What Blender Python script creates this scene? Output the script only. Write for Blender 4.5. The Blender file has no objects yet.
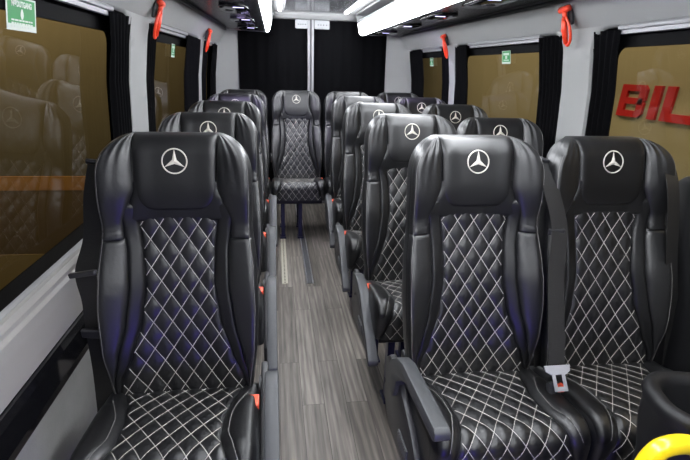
import bpy, bmesh, math, random
from mathutils import Vector, Matrix
random.seed(7)
PI = math.pi
SC = bpy.context.scene
COL = SC.collection

# ------------------------------------------------------------------ helpers
def mesh_obj(name, verts, faces, m, parent=None, smooth=True, loc=None):
    me = bpy.data.meshes.new(name)
    me.from_pydata([tuple(v) for v in verts], [], faces)
    me.validate()
    bm = bmesh.new(); bm.from_mesh(me)
    bmesh.ops.recalc_face_normals(bm, faces=bm.faces)
    bm.to_mesh(me); bm.free()
    if smooth:
        for p in me.polygons: p.use_smooth = True
    o = bpy.data.objects.new(name, me)
    COL.objects.link(o)
    me.materials.append(m)
    if parent: o.parent = parent
    if loc: o.location = loc
    return o

class MB:
    """collects simple solids into ONE mesh"""
    def __init__(s): s.v = []; s.f = []
    def add(s, v, f):
        n = len(s.v); s.v += [Vector(p) for p in v]; s.f += [tuple(i + n for i in q) for q in f]
    def box(s, lo, hi, bev=0.0):
        x0, y0, z0 = lo; x1, y1, z1 = hi
        if bev <= 0:
            s.add([(x0,y0,z0),(x1,y0,z0),(x1,y1,z0),(x0,y1,z0),(x0,y0,z1),(x1,y0,z1),(x1,y1,z1),(x0,y1,z1)],
                  [(0,3,2,1),(4,5,6,7),(0,1,5,4),(1,2,6,5),(2,3,7,6),(3,0,4,7)])
            return
        bm = bmesh.new()
        bmesh.ops.create_cube(bm, size=1)
        for v in bm.verts:
            v.co = Vector(((x0+x1)/2 + v.co.x*(x1-x0), (y0+y1)/2 + v.co.y*(y1-y0), (z0+z1)/2 + v.co.z*(z1-z0)))
        bmesh.ops.bevel(bm, geom=list(bm.edges), offset=bev, segments=3, profile=.5, affect='EDGES')
        bm.verts.index_update()
        s.add([v.co.copy() for v in bm.verts], [tuple(v.index for v in f.verts) for f in bm.faces]); bm.free()
    def tube(s, pts, r, n=12, cap=True, flat=1.0):
        pts = [Vector(p) for p in pts]; rings = []
        up = None
        for i, p in enumerate(pts):
            t = (pts[min(i+1, len(pts)-1)] - pts[max(i-1, 0)]).normalized()
            if up is None:
                up = Vector((0,0,1)) if abs(t.z) < .9 else Vector((1,0,0))
            a = t.cross(up).normalized(); up = a.cross(t).normalized()
            rr = r[i] if isinstance(r, (list, tuple)) else r
            rings.append([p + a*(rr*math.cos(2*PI*k/n)) + up*(rr*flat*math.sin(2*PI*k/n)) for k in range(n)])
        v = [q for ring in rings for q in ring]; f = []
        for i in range(len(pts)-1):
            for k in range(n):
                f.append((i*n+k, i*n+(k+1)%n, (i+1)*n+(k+1)%n, (i+1)*n+k))
        if cap:
            f.append(tuple(range(n))); f.append(tuple(range((len(pts)-1)*n, len(pts)*n)))
        s.add(v, f)
    def prism(s, poly, axis, a, b, bev=0.0):
        """poly: 2D outline; extruded along axis from a to b"""
        bm = bmesh.new()
        def P(q, t):
            if axis == 'x': return (t, q[0], q[1])
            if axis == 'y': return (q[0], t, q[1])
            return (q[0], q[1], t)
        A = [bm.verts.new(P(q, a)) for q in poly]; B = [bm.verts.new(P(q, b)) for q in poly]
        n = len(poly)
        bm.faces.new(A); bm.faces.new(B)
        for i in range(n): bm.faces.new((A[i], A[(i+1)%n], B[(i+1)%n], B[i]))
        bmesh.ops.recalc_face_normals(bm, faces=bm.faces)
        if bev > 0:
            ed = [e for e in bm.edges if len(e.link_faces) == 2 and e.calc_face_angle(0) > .5]
            bmesh.ops.bevel(bm, geom=ed, offset=bev, segments=2, profile=.5, affect='EDGES', clamp_overlap=True)
        bm.verts.index_update()
        s.add([v.co.copy() for v in bm.verts], [tuple(v.index for v in f.verts) for f in bm.faces]); bm.free()
    def build(s, name, m, parent=None, smooth=False, loc=None):
        o = mesh_obj(name, s.v, s.f, m, parent, smooth, loc)
        if smooth == 'auto':
            for p in o.data.polygons: p.use_smooth = True
            o.data.set_sharp_from_angle(angle=.6)
        return o

def smooth_path(pts, n=8, closed=False):
    pts = [Vector(p) for p in pts]; out = []; N = len(pts)
    rng = N if closed else N-1
    for i in range(rng):
        if closed: p0, p1, p2, p3 = pts[(i-1)%N], pts[i], pts[(i+1)%N], pts[(i+2)%N]
        else: p0, p1, p2, p3 = pts[max(i-1,0)], pts[i], pts[i+1], pts[min(i+2,N-1)]
        for k in range(n):
            t = k/n
            out.append(.5*((2*p1) + (-p0+p2)*t + (2*p0-5*p1+4*p2-p3)*t*t + (-p0+3*p1-3*p2+p3)*t**3))
    if not closed: out.append(pts[-1])
    return out

def grid_faces(nu, nv):
    return [(j*(nu+1)+i, j*(nu+1)+i+1, (j+1)*(nu+1)+i+1, (j+1)*(nu+1)+i) for j in range(nv) for i in range(nu)]

def interp(x, xs, ys):
    if x <= xs[0]: return ys[0]
    for i in range(len(xs)-1):
        if x <= xs[i+1]:
            t = (x-xs[i])/(xs[i+1]-xs[i]); t = t*t*(3-2*t)*.5 + t*.5
            return ys[i] + (ys[i+1]-ys[i])*t
    return ys[-1]
def sstep(a, b, x):
    t = min(1, max(0, (x-a)/(b-a))); return t*t*(3-2*t)

def tag(o, label=None, cat=None, group=None, kind=None):
    if label: o['label'] = label
    if cat: o['category'] = cat
    if group: o['group'] = group
    if kind: o['kind'] = kind
    return o
def empty(name, loc=(0,0,0), label=None, cat=None, group=None):
    o = bpy.data.objects.new(name, None); COL.objects.link(o); o.location = loc
    o.empty_display_size = .1
    return tag(o, label, cat, group)
def copy_tree(o, parent=None):
    c = o.copy(); COL.objects.link(c); c.parent = parent
    for ch in list(o.children): copy_tree(ch, c)
    return c

# ------------------------------------------------------------------ materials
def mat(name, color, rough=.5, metal=0.0, spec=.5, bump=None, emit=None, estr=0, coat=0, var=None, sheen=0):
    m = bpy.data.materials.new(name); m.use_nodes = True
    nt = m.node_tree; b = nt.nodes['Principled BSDF']
    b.inputs['Base Color'].default_value = (*color, 1)
    b.inputs['Roughness'].default_value = rough
    b.inputs['Metallic'].default_value = metal
    b.inputs['Specular IOR Level'].default_value = spec
    if coat: b.inputs['Coat Weight'].default_value = coat; b.inputs['Coat Roughness'].default_value = .08
    if sheen: b.inputs['Sheen Weight'].default_value = sheen
    if emit:
        b.inputs['Emission Color'].default_value = (*emit, 1); b.inputs['Emission Strength'].default_value = estr
    tc = nt.nodes.new('ShaderNodeTexCoord')
    if bump:
        sc, st, dist = bump
        n = nt.nodes.new('ShaderNodeTexNoise'); n.inputs['Scale'].default_value = sc; n.inputs['Detail'].default_value = 4
        nt.links.new(tc.outputs['Object'], n.inputs['Vector'])
        bp = nt.nodes.new('ShaderNodeBump'); bp.inputs['Strength'].default_value = st; bp.inputs['Distance'].default_value = dist
        nt.links.new(n.outputs['Fac'], bp.inputs['Height']); nt.links.new(bp.outputs['Normal'], b.inputs['Normal'])
    if var:
        sc, c2 = var
        n = nt.nodes.new('ShaderNodeTexNoise'); n.inputs['Scale'].default_value = sc; n.inputs['Detail'].default_value = 5
        nt.links.new(tc.outputs['Object'], n.inputs['Vector'])
        mx = nt.nodes.new('ShaderNodeMix'); mx.data_type = 'RGBA'
        mx.inputs[6].default_value = (*color, 1); mx.inputs[7].default_value = (*c2, 1)
        nt.links.new(n.outputs['Fac'], mx.inputs[0]); nt.links.new(mx.outputs[2], b.inputs['Base Color'])
    return m

M = {}
M['leather'] = mat('black_leather', (.0058,.0060,.0070), .41, spec=.8, bump=(55, .16, .004))
M['leather2'] = mat('black_smooth_leather', (.0042,.0043,.0050), .40, spec=.62, bump=(40, .10, .004))
M['stitch'] = mat('pale_thread', (.42,.40,.37), .8, bump=(900, .2, .001))
M['seam'] = mat('grey_thread', (.16,.155,.15), .8, bump=(900, .2, .001))
M['emblem'] = mat('silver_embroidery', (.60,.57,.50), .55, bump=(700, .3, .001))
M['plastic'] = mat('dark_plastic', (.022,.022,.025), .42, bump=(300, .08, .001))
M['greyplastic'] = mat('grey_plastic', (.075,.075,.08), .42, bump=(300, .08, .001))
M['armtop'] = mat('charcoal_arm_plastic', (.050,.052,.056), .45, bump=(350, .1, .001))
M['blackmetal'] = mat('black_powder_coat', (.02,.02,.024), .35, metal=.3, bump=(200, .05, .001))
M['bluelitmetal'] = mat('blue_lit_powder_coat', (.016,.016,.055), .35, metal=.3, bump=(200, .05, .001))  # dark leg coat with the blue light on it put into the colour
M['steel'] = mat('brushed_steel', (.55,.56,.58), .28, metal=1, bump=(120, .05, .001))
M['alu'] = mat('aluminium', (.62,.62,.64), .35, metal=.9, bump=(150, .05, .001))
M['rail'] = mat('satin_rail', (.36,.36,.38), .4, metal=.6, bump=(150,.05,.001))
M['tongue'] = mat('silver_tongue', (.40,.40,.42), .42, metal=.35, bump=(150,.05,.001))
M['console'] = mat('black_moulded_plastic', (.006,.006,.007), .5, spec=.35, bump=(250,.12,.001))
M['red'] = mat('red_button', (.80,.10,.045), .4, bump=(200, .05, .001))
M['orangered'] = mat('red_orange_plastic', (.80,.055,.02), .38, bump=(200, .05, .001))
M['webbing'] = mat('black_webbing', (.012,.0115,.0115), .62, bump=(260, .35, .002))
M['curtain'] = mat('black_curtain_cloth', (.0025,.0025,.003), .95, spec=.05, bump=(160, .3, .002))
M['wall'] = mat('light_grey_lining', (.26,.26,.26), .75, bump=(240, .15, .002), var=(6, (.235,.235,.237)))
M['felt'] = mat('grey_felt', (.24,.236,.232), .95, bump=(180, .4, .003), var=(14, (.18,.177,.174)))
M['trim'] = mat('pale_grey_trim', (.30,.288,.272), .4, bump=(60, .05, .002))
M['gloss'] = mat('gloss_black_trim', (.005,.005,.006), .12, spec=.6, bump=(30, .03, .002))
M['framebk'] = mat('black_window_rubber', (.003,.003,.0035), .7, spec=.08, bump=(90, .05, .001))
M['rackdark'] = mat('dark_gloss_panel', (.085,.085,.092), .18, spec=.6, bump=(8, .06, .01))
M['rackmod'] = mat('black_gloss_module', (.010,.010,.012), .1, spec=.6, bump=(12, .05, .004))
M['plate'] = mat('grey_white_plate', (.30,.31,.32), .5, bump=(90, .05, .001))
M['bar'] = mat('dull_aluminium', (.30,.30,.31), .45, metal=.5, bump=(150, .05, .001))
M['white'] = mat('white_plastic', (.36,.365,.37), .4, bump=(90, .05, .001))
M['led'] = mat('white_light_panel', (.9,.9,.9), .5, emit=(.93,.96,1.0), estr=36, bump=(50, .02, .001))
M['ledstrip'] = mat('white_light_strip', (.9,.9,.9), .5, emit=(.92,.95,1.0), estr=9, bump=(50, .02, .001))
M['violet'] = mat('violet_white_lamp', (.8,.8,.9), .4, emit=(.62,.55,1.0), estr=3, bump=(50, .02, .001))
M['green'] = mat('green_sticker', (.012,.21,.05), .45, bump=(60, .03, .001))
M['paper'] = mat('white_sticker_print', (.50,.54,.50), .5, bump=(60, .03, .001))
M['yellow'] = mat('yellow_coated_tube', (.85,.62,.01), .28, coat=.4, bump=(60, .03, .001))
M['signred'] = mat('red_sign_letter', (.42,.010,.008), .5, bump=(40, .05, .002))

def floor_mat():
    m = bpy.data.materials.new('grey_oak_vinyl'); m.use_nodes = True
    nt = m.node_tree; N = nt.nodes; Lk = nt.links; b = N['Principled BSDF']
    tc = N.new('ShaderNodeTexCoord')
    mp = N.new('ShaderNodeMapping'); mp.inputs['Rotation'].default_value = (0,0,PI/2)
    Lk.new(tc.outputs['Object'], mp.inputs['Vector'])
    br = N.new('ShaderNodeTexBrick'); br.offset = .37; br.inputs['Scale'].default_value = 1
    br.inputs['Brick Width'].default_value = .9; br.inputs['Row Height'].default_value = .098
    br.inputs['Mortar Size'].default_value = .0012; br.inputs['Mortar Smooth'].default_value = .3; br.inputs['Bias'].default_value = 0
    br.inputs['Color1'].default_value = (.130,.114,.098,1); br.inputs['Color2'].default_value = (.235,.210,.184,1); br.inputs['Mortar'].default_value = (.05,.043,.038,1)
    Lk.new(mp.outputs['Vector'], br.inputs['Vector'])
    # long grain
    mp2 = N.new('ShaderNodeMapping'); mp2.inputs['Scale'].default_value = (1,.055,1)
    Lk.new(tc.outputs['Object'], mp2.inputs['Vector'])
    # shift the grain per plank
    add = N.new('ShaderNodeVectorMath'); add.operation = 'ADD'
    mul = N.new('ShaderNodeVectorMath'); mul.operation = 'SCALE'; mul.inputs['Scale'].default_value = 40
    Lk.new(br.outputs['Color'], mul.inputs[0]); Lk.new(mp2.outputs['Vector'], add.inputs[0]); Lk.new(mul.outputs['Vector'], add.inputs[1])
    wv = N.new('ShaderNodeTexWave'); wv.inputs['Scale'].default_value = 9; wv.inputs['Distortion'].default_value = 12; wv.inputs['Detail'].default_value = 3; wv.inputs['Detail Scale'].default_value = 1.2
    Lk.new(add.outputs['Vector'], wv.inputs['Vector'])
    ns = N.new('ShaderNodeTexNoise'); ns.inputs['Scale'].default_value = 75; ns.inputs['Detail'].default_value = 5
    Lk.new(add.outputs['Vector'], ns.inputs['Vector'])
    r1 = N.new('ShaderNodeMapRange'); r1.inputs['To Min'].default_value = .74; r1.inputs['To Max'].default_value = 1.18
    Lk.new(wv.outputs['Fac'], r1.inputs['Value'])
    r2 = N.new('ShaderNodeMapRange'); r2.inputs['From Min'].default_value = .3; r2.inputs['From Max'].default_value = .7; r2.inputs['To Min'].default_value = .62; r2.inputs['To Max'].default_value = 1.3
    Lk.new(ns.outputs['Fac'], r2.inputs['Value'])
    mm = N.new('ShaderNodeMath'); mm.operation = 'MULTIPLY'; Lk.new(r1.outputs[0], mm.inputs[0]); Lk.new(r2.outputs[0], mm.inputs[1])
    vs = N.new('ShaderNodeVectorMath'); vs.operation = 'SCALE'
    Lk.new(br.outputs['Color'], vs.inputs[0]); Lk.new(mm.outputs[0], vs.inputs['Scale'])
    Lk.new(vs.outputs['Vector'], b.inputs['Base Color'])
    b.inputs['Roughness'].default_value = .42; b.inputs['Specular IOR Level'].default_value = .4
    bp = N.new('ShaderNodeBump'); bp.inputs['Strength'].default_value = .15; bp.inputs['Distance'].default_value = .002
    Lk.new(mm.outputs[0], bp.inputs['Height']); Lk.new(bp.outputs['Normal'], b.inputs['Normal'])
    return m
M['floor'] = floor_mat()

def glass_mat():
    m = bpy.data.materials.new('tinted_window_glass'); m.use_nodes = True
    nt = m.node_tree; N = nt.nodes; N.clear()
    out = N.new('ShaderNodeOutputMaterial'); mx = N.new('ShaderNodeMixShader')
    tr = N.new('ShaderNodeBsdfTransparent'); tr.inputs['Color'].default_value = (.82,.79,.68,1)
    gl = N.new('ShaderNodeBsdfGlossy'); gl.inputs['Roughness'].default_value = .015; gl.inputs['Color'].default_value = (1,1,1,1)
    fr = N.new('ShaderNodeLayerWeight'); fr.inputs['Blend'].default_value = .5
    pw = N.new('ShaderNodeMath'); pw.operation = 'POWER'; pw.inputs[1].default_value = 5; nt.links.new(fr.outputs['Facing'], pw.inputs[0])
    tc = N.new('ShaderNodeTexCoord'); ns = N.new('ShaderNodeTexNoise'); ns.inputs['Scale'].default_value = 1.5
    bp = N.new('ShaderNodeBump'); bp.inputs['Strength'].default_value = .02; bp.inputs['Distance'].default_value = .01
    nt.links.new(tc.outputs['Object'], ns.inputs['Vector']); nt.links.new(ns.outputs['Fac'], bp.inputs['Height']); nt.links.new(bp.outputs['Normal'], gl.inputs['Normal'])
    ad = N.new('ShaderNodeMath'); ad.operation = 'ADD'; ad.inputs[1].default_value = .05; ad.use_clamp = True
    nt.links.new(pw.outputs[0], ad.inputs[0]); nt.links.new(ad.outputs[0], mx.inputs['Fac'])
    nt.links.new(tr.outputs[0], mx.inputs[1]); nt.links.new(gl.outputs[0], mx.inputs[2]); nt.links.new(mx.outputs[0], out.inputs['Surface'])
    return m
M['glass'] = glass_mat()

# ------------------------------------------------------------------ camera (van: x across, y to the rear, z up; floor z=0)
F_PX, YAW, PITCH, ROLL = 484.7, .1456, .3203, .0282
cy, sy, cp, sp = math.cos(YAW), math.sin(YAW), math.cos(PITCH), math.sin(PITCH)
Fv = Vector((sy*cp, cy*cp, -sp)); Rv = Vector((cy, -sy, 0)); Uv = Rv.cross(Fv)
Rr = Rv*math.cos(ROLL) + Uv*math.sin(ROLL); Ur = -Rv*math.sin(ROLL) + Uv*math.cos(ROLL)
cam = bpy.data.objects.new('camera', bpy.data.cameras.new('camera')); COL.objects.link(cam)
mw = Matrix.Identity(4)
for i in range(3):
    mw[i][0] = Rr[i]; mw[i][1] = Ur[i]; mw[i][2] = -Fv[i]
mw[0][3], mw[1][3], mw[2][3] = -.39, 0, 1.42
cam.matrix_world = mw
cam.data.sensor_width = 36; cam.data.lens = F_PX/690*36; cam.data.clip_start = .02
SC.camera = cam

# ------------------------------------------------------------------ van body
Y0, Y1 = -1.0, 5.2
def wx(y, z):
    p = interp_lin(z, [0,.8,1.0,1.35,1.62,1.74,1.95], [1.02,1.03,1.02,1.005,.97,.88,.80])
    if p < 1.0: p += (1.0-p)*min(1, max(0, (y-4.9)/.25))
    t = interp_lin(y, [2.5,4.75], [0,.06])
    e = .24*max(0, (y-4.93)/.27)**2
    return p - t - e
def interp_lin(x, xs, ys):
    if x <= xs[0]: return ys[0]
    for i in range(len(xs)-1):
        if x <= xs[i+1]: return ys[i] + (ys[i+1]-ys[i])*(x-xs[i])/(xs[i+1]-xs[i])
    return ys[-1]

ZB, ZT = .85, 1.62
WIN = {-1: [(.30,2.28),(2.55,3.99),(4.12,4.92)], 1: [(.30,2.10),(2.31,3.73),(3.84,4.88)]}
def rrect(y0, y1, z0, z1, r, n=8, ns=10):
    """rounded rectangle loop and, for each point, the matching point of the plain rectangle"""
    P, Q = [], []
    def edge(a, b):
        for k in range(ns):
            t = k/ns; yield (a[0]+(b[0]-a[0])*t, a[1]+(b[1]-a[1])*t)
    cs = [((y1-r, z0+r), -90), ((y1-r, z1-r), 0), ((y0+r, z1-r), 90), ((y0+r, z0+r), 180)]
    for ci, ((cy_, cz_), a0) in enumerate(cs):
        for k in range(n+1):
            a = math.radians(a0 + 90*k/n); c, s = math.cos(a), math.sin(a)
            P.append((cy_+r*c, cz_+r*s)); q = r/max(abs(c), abs(s)); Q.append((cy_+q*c, cz_+q*s))
        nx = cs[(ci+1) % 4]
        b0 = math.radians(nx[1]); a = math.radians(a0+90)
        s0 = (cy_+r*math.cos(a), cz_+r*math.sin(a)); s1 = (nx[0][0]+r*math.cos(b0), nx[0][1]+r*math.sin(b0))
        for i, pt in enumerate(edge(s0, s1)):
            if i == 0: continue
            P.append(pt); Q.append(pt)
    return P, Q

def build_wall(side, name):
    mb = MB()
    def S(y, z, d=0): return (side*(wx(y, z)+d), y, z)
    def block(ya, yb, za, zb):
        ny = max(1, int((yb-ya)/.06)); nz = max(1, int((zb-za)/.03))
        mb.add([S(ya+(yb-ya)*i/ny, za+(zb-za)*j/nz) for j in range(nz+1) for i in range(ny+1)], grid_faces(ny, nz))
    block(Y0, Y1, 0, ZB); block(Y0, Y1, ZT, 1.95)
    ys = [Y0]
    for a, b in WIN[side]: ys += [a, b]
    ys.append(Y1)
    for i in range(0, len(ys), 2): block(ys[i], ys[i+1], ZB, ZT)
    for a, b in WIN[side]:
        P, Q = rrect(a, b, ZB, ZT, .10, 8, 24); n = len(P)
        # soft rolled edge then the reveal going outwards
        loops = [[S(*q) for q in Q], [S(*p) for p in P]]
        cyc = ((a+b)/2, (ZB+ZT)/2)
        for ins, dep in ((.004,.004),(.010,.014),(.012,.060)):
            loops.append([S(p[0]+ (cyc[0]-p[0])*ins/((b-a)/2), p[1]+(cyc[1]-p[1])*ins/((ZT-ZB)/2), dep) for p in P])
        v = [p for l in loops for p in l]; f = []
        for l in range(len(loops)-1):
            for k in range(n): f.append((l*n+k, l*n+(k+1)%n, (l+1)*n+(k+1)%n, (l+1)*n+k))
        mb.add(v, f)
    o = mb.build(name, M['wall'], smooth=True)
    bmm = bmesh.new(); bmm.from_mesh(o.data); bmesh.ops.remove_doubles(bmm, verts=bmm.verts, dist=.0006); bmm.to_mesh(o.data); bmm.free()
    tag(o, kind='structure')
    return o
build_wall(-1, 'wall_left'); build_wall(1, 'wall_right')

# windows
wn = 0
for side in (-1, 1):
    for (a, b) in WIN[side]:
        wn += 1
        def S(y, z, d=0): return (side*(wx(y, z)+d), y, z)
        fy = .10
        P, _ = rrect(a-.012, b+.012, ZB-.012, ZT+.012, .10, 8, 24); I, _ = rrect(a+fy, b-fy, ZB+.012, ZT-.085, .05, 8, 24)
        Lp, _ = rrect(a+.020, b-.020, ZB+.014, ZT-.014, .092, 8, 24)
        n = len(P)
        v = [S(*p, .052) for p in P] + [S(*p, .050) for p in I] + [S(*p, .066) for p in I] + [S(*p, .072) for p in P]
        f = [(l*n+k, l*n+(k+1)%n, ((l+1)%4)*n+(k+1)%n, ((l+1)%4)*n+k) for l in range(4) for k in range(n)]
        v += [S(*p, .004) for p in Lp] + [S(*p, .0525) for p in Lp]
        f += [(4*n+k, 4*n+(k+1)%n, 5*n+(k+1)%n, 5*n+k) for k in range(n)]
        fr = mesh_obj('window_%d' % wn, v, f, M['framebk'], smooth=False); tag(fr, kind='structure')
        ny, nz = 24, 10
        ga, gb, za, zb = a+fy-.01, b-fy+.01, ZB+.006, ZT-.078
        mesh_obj('window_pane', [S(ga+(gb-ga)*i/ny, za+(zb-za)*j/nz, .060) for j in range(nz+1) for i in range(ny+1)], grid_faces(ny, nz), M['glass'], fr)

# floor, ceiling
mb = MB(); mb.box((-1.10, Y0, -.03), (1.10, Y1+.05, 0)); tag(mb.build('floor', M['floor']), kind='structure')
mb = MB(); mb.box((-.95, Y0, 1.925), (.95, Y1+.05, 1.96)); tag(mb.build('ceiling', M['wall']), kind='structure')

# lower wall cladding: gloss black strip, felt and pale sill rail on either side
for side, nm in ((-1, 'left'), (1, 'right')):
    def strip(z0, z1, d, name, m, prof=None):
        ny = 60; pr = prof or [(0, z0), (d, z0), (d, z1), (0, z1)]
        v = []
        for i in range(ny+1):
            y = Y0 + (4.78-Y0)*i/ny
            v += [(side*(wx(y, z)-dd+.001), y, z) for dd, z in pr]
        n = len(pr); f = [(i*n+k, i*n+k+1, (i+1)*n+k+1, (i+1)*n+k) for i in range(ny) for k in range(n-1)]
        return tag(mesh_obj(name, v, f, m, smooth=False), kind='structure')
    o = 0 if side < 0 else 3
    strip(.655, .845, .012, 'trim_%d' % (1+o), M['trim'], [(0,.655),(.010,.657),(.012,.685),(.012,.755),(.020,.762),(.022,.80),(.014,.81),(.014,.825),(.020,.83),(.012,.845),(0,.848)])
    strip(.53, .655, .02, 'trim_%d' % (2+o), M['gloss'], [(0,.525),(.018,.53),(.024,.56),(.024,.63),(.018,.652),(0,.655)])
    strip(.0, .53, .006, 'trim_%d' % (3+o), M['felt'])

# rear end: header, doors, curtains
mb = MB(); mb.prism([(5.06,1.905),(5.10,1.872),(5.22,1.868),(5.22,1.955),(5.06,1.955)], 'x', -.80, .80, .006)
tag(mb.build('trim_7', M['wall'], smooth=False), kind='structure')
for i, (xa, xb) in enumerate(((-.74,-.035),(-.025,.74))):
    mb = MB(); mb.box((xa, 5.19, 0), (xb, 5.235, 1.90), .004)
    d = mb.build('door_%d' % (i+1), M['wall']); tag(d, kind='structure')
    mb = MB(); xs = -.052 if i == 0 else -.013
    mb.box((xs-.010, 5.118, .02), (xs+.010, 5.19, 1.87), .004); mb.build('door_edge_strip', M['bar'], d)
    mb = MB(); xa2, xb2 = (-.185,-.062) if i == 0 else (.002,.150)
    mb.box((xa2, 5.112, 1.785), (xb2, 5.135, 1.868), .010)
    pl = mb.build('latch_plate', M['plate'], d)
    mb = MB()
    for q in (.25,.42,.6,.8):
        xx = xa2+(xb2-xa2)*q; mb.tube([(xx,5.116,1.822),(xx,5.108,1.822)], .006, 8)
    mb.build('screw', M['greyplastic'], pl)
mb = MB(); mb.box((-.043, 5.135, .02), (-.022, 5.19, 1.87)); tag(mb.build('trim_8', M['greyplastic']), kind='structure')
for i, (xa, xb, lab) in enumerate(((-.74,-.065,'black blackout curtain covering the left rear door of the van'),(0.0,.74,'black blackout curtain covering the right rear door of the van'))):
    v = []; n = 120; nz = 8
    for j in range(nz+1):
        z = .25 + (1.868-.25)*j/nz
        for k in range(n+1):
            x = xa+(xb-xa)*k/n
            v.append((x, 5.165 + .003*math.sin(x*60+i) + .002*math.sin(x*31+z*2), z))
    tag(mesh_obj('door_curtain', v, grid_faces(n, nz), M['curtain']), lab, 'curtain')

# ------------------------------------------------------------------ luggage racks
def rack(side, label):
    r = empty('luggage_rack', (side*.6, 2.2, 1.74), label, 'luggage rack')
    def L(mb, name, m, parent=r, smooth='auto'):
        mb.v = [Vector((side*p.x, p.y, p.z)) - Vector((side*.6, 2.2, 1.74)) for p in mb.v]
        return mb.build(name, m, parent, smooth)
    ya, yb = -.95, 4.98
    mb = MB()   # bright diffuser, rolled at its lower lip
    lip = [(.462,1.732),(.447,1.735),(.435,1.744),(.428,1.757),(.425,1.772),(.413,1.836)]
    prof = lip + [(.423,1.838),(.437,1.774),(.442,1.752),(.462,1.742)]
    mb.prism(prof, 'y', ya, yb); L(mb, 'light_panel', M['led'])
    mb = MB()   # pale fascia above the diffuser, with a rail lip and a recessed shelf behind it
    mb.prism([(.412,1.837),(.404,1.845),(.402,1.858),(.412,1.862),(.62,1.866),(.62,1.850),(.44,1.838)], 'y', ya, yb, .002)
    mb.prism([(.62,1.85),(.62,1.925),(.64,1.925),(.64,1.85)], 'y', ya, yb)
    mb.prism([(.385,1.908),(.385,1.925),(.62,1.925),(.62,1.916),(.40,1.906)], 'y', ya, yb, .002)
    L(mb, 'shelf', M['white'])
    mb = MB()   # rear end plate
    mb.prism([(.462,1.732),(.44,1.737),(.426,1.757),(.386,1.925),(.80,1.925),(.80,1.742)], 'y', yb, yb+.015, .003)
    L(mb, 'end_plate', M['white'])
    mb = MB()   # underside
    n = 40; v = []
    pr = [(.455,1.7345),(.50,1.7355),(.70,1.748),(.86,1.748),(.86,1.79),(.455,1.79)]
    mb.prism(pr, 'y', ya, yb-.002, .002); L(mb, 'underside_panel', M['rackdark'])
    # service modules with two lamp slots each
    for k in range(7):
        yc = .15 + .75*k
        if yc > 4.8: continue
        mb = MB()
        pts = []
        for t in range(28):
            a = 2*PI*t/28
            pts.append((.615 + .085*math.copysign(abs(math.cos(a))**.6, math.cos(a)), yc + .20*math.copysign(abs(math.sin(a))**.6, math.sin(a))))
        mb.prism(pts, 'z', 1.731, 1.75, .004)
        mo = L(mb, 'service_module', M['rackmod'])
        for dx in (-.03,.04):
            mb = MB(); mb.box((.615+dx-.030, yc-.145, 1.729), (.615+dx+.030, yc-.133, 1.7325), .001)
            if dx < 0: L(mb, 'lamp_slot', M['violet'], mo)
        mb = MB()
        for dx in (-.035,.035):
            mb.tube([(.615+dx, yc+.05, 1.734),(.615+dx, yc+.05, 1.728)], [.026,.022], 20)
        L(mb, 'air_nozzle', M['plastic'], mo)
    # dark joint where the rack meets the wall
    mb = MB(); mb.tube([(wx(ya,1.735)-.004, ya, 1.735)] + [(wx(y,1.735)-.004, y, 1.735) for y in (0,1,2,2.5,3,3.5,4,4.5,4.75,4.95)], .010, 8)
    L(mb, 'wall_joint', M['plastic'])
    return r
rack(-1, 'overhead luggage rack on the left with a bright white light panel and dark glossy underside')
rack(1, 'overhead luggage rack on the right with a broad bright white light panel and open shelf')

# ceiling centre: dark gloss panel and two light strips
mb = MB(); mb.box((-.30, -.95, 1.912), (.25, 4.86, 1.9255), .003)
tag(mb.build('ceiling_panel', M['rackdark']), 'dark glossy panel along the middle of the ceiling between the light strips', 'ceiling panel')
for x, lab in ((-.335,'thin white ceiling light strip beside the left luggage rack'),(.275,'thin white ceiling light strip beside the right luggage rack')):
    mb = MB(); mb.box((x-.014, -.95, 1.905), (x+.014, 4.86, 1.9255), .004)
    tag(mb.build('ceiling_light_strip', M['ledstrip']), lab, 'light strip')

# ------------------------------------------------------------------ seat
VT = .788; RT = .050
def W(v):
    w = interp(v, [0,.06,.18,.30,.42,.52,.60,.67,.73,.80], [.200,.208,.223,.228,.224,.213,.216,.216,.212,.208])
    r = .098
    if v > VT-r: w -= r*.9 - .9*math.sqrt(max(0, r*r-(v-(VT-r))**2))
    return w
def qh(v): return interp(v, [0,.08,.16,.26,.36,.46,.53], [.200,.180,.145,.114,.101,.104,.112])
def mh(v): return interp(v, [0,.08,.16,.26,.36,.46,.52,.58], [.204,.197,.180,.156,.143,.144,.152,.165])
def B(u, v):
    a = abs(u); w = W(v)
    hb = interp(v, [0,.08,.2,.35,.47,.54,.62,.72,.80], [.012,.028,.046,.046,.032,.022,.030,.032,.024])
    b = hb*1.12*sstep(.05, .235, a)
    b += .026*sstep(.47,.66,v) + .016*math.sin(PI*min(1, v/.55))
    R = .020
    if a > w-R: b -= R - math.sqrt(max(0, R*R-(a-(w-R))**2))
    if v > VT-RT: b -= RT - math.sqrt(max(0, RT*RT-(v-(VT-RT))**2))
    return b
def bpos(u, v, off=0):
    y0 = .042 - .150*(1-v/.718)
    return Vector((u, y0-(B(u, v)+off), .44+v))

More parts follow.
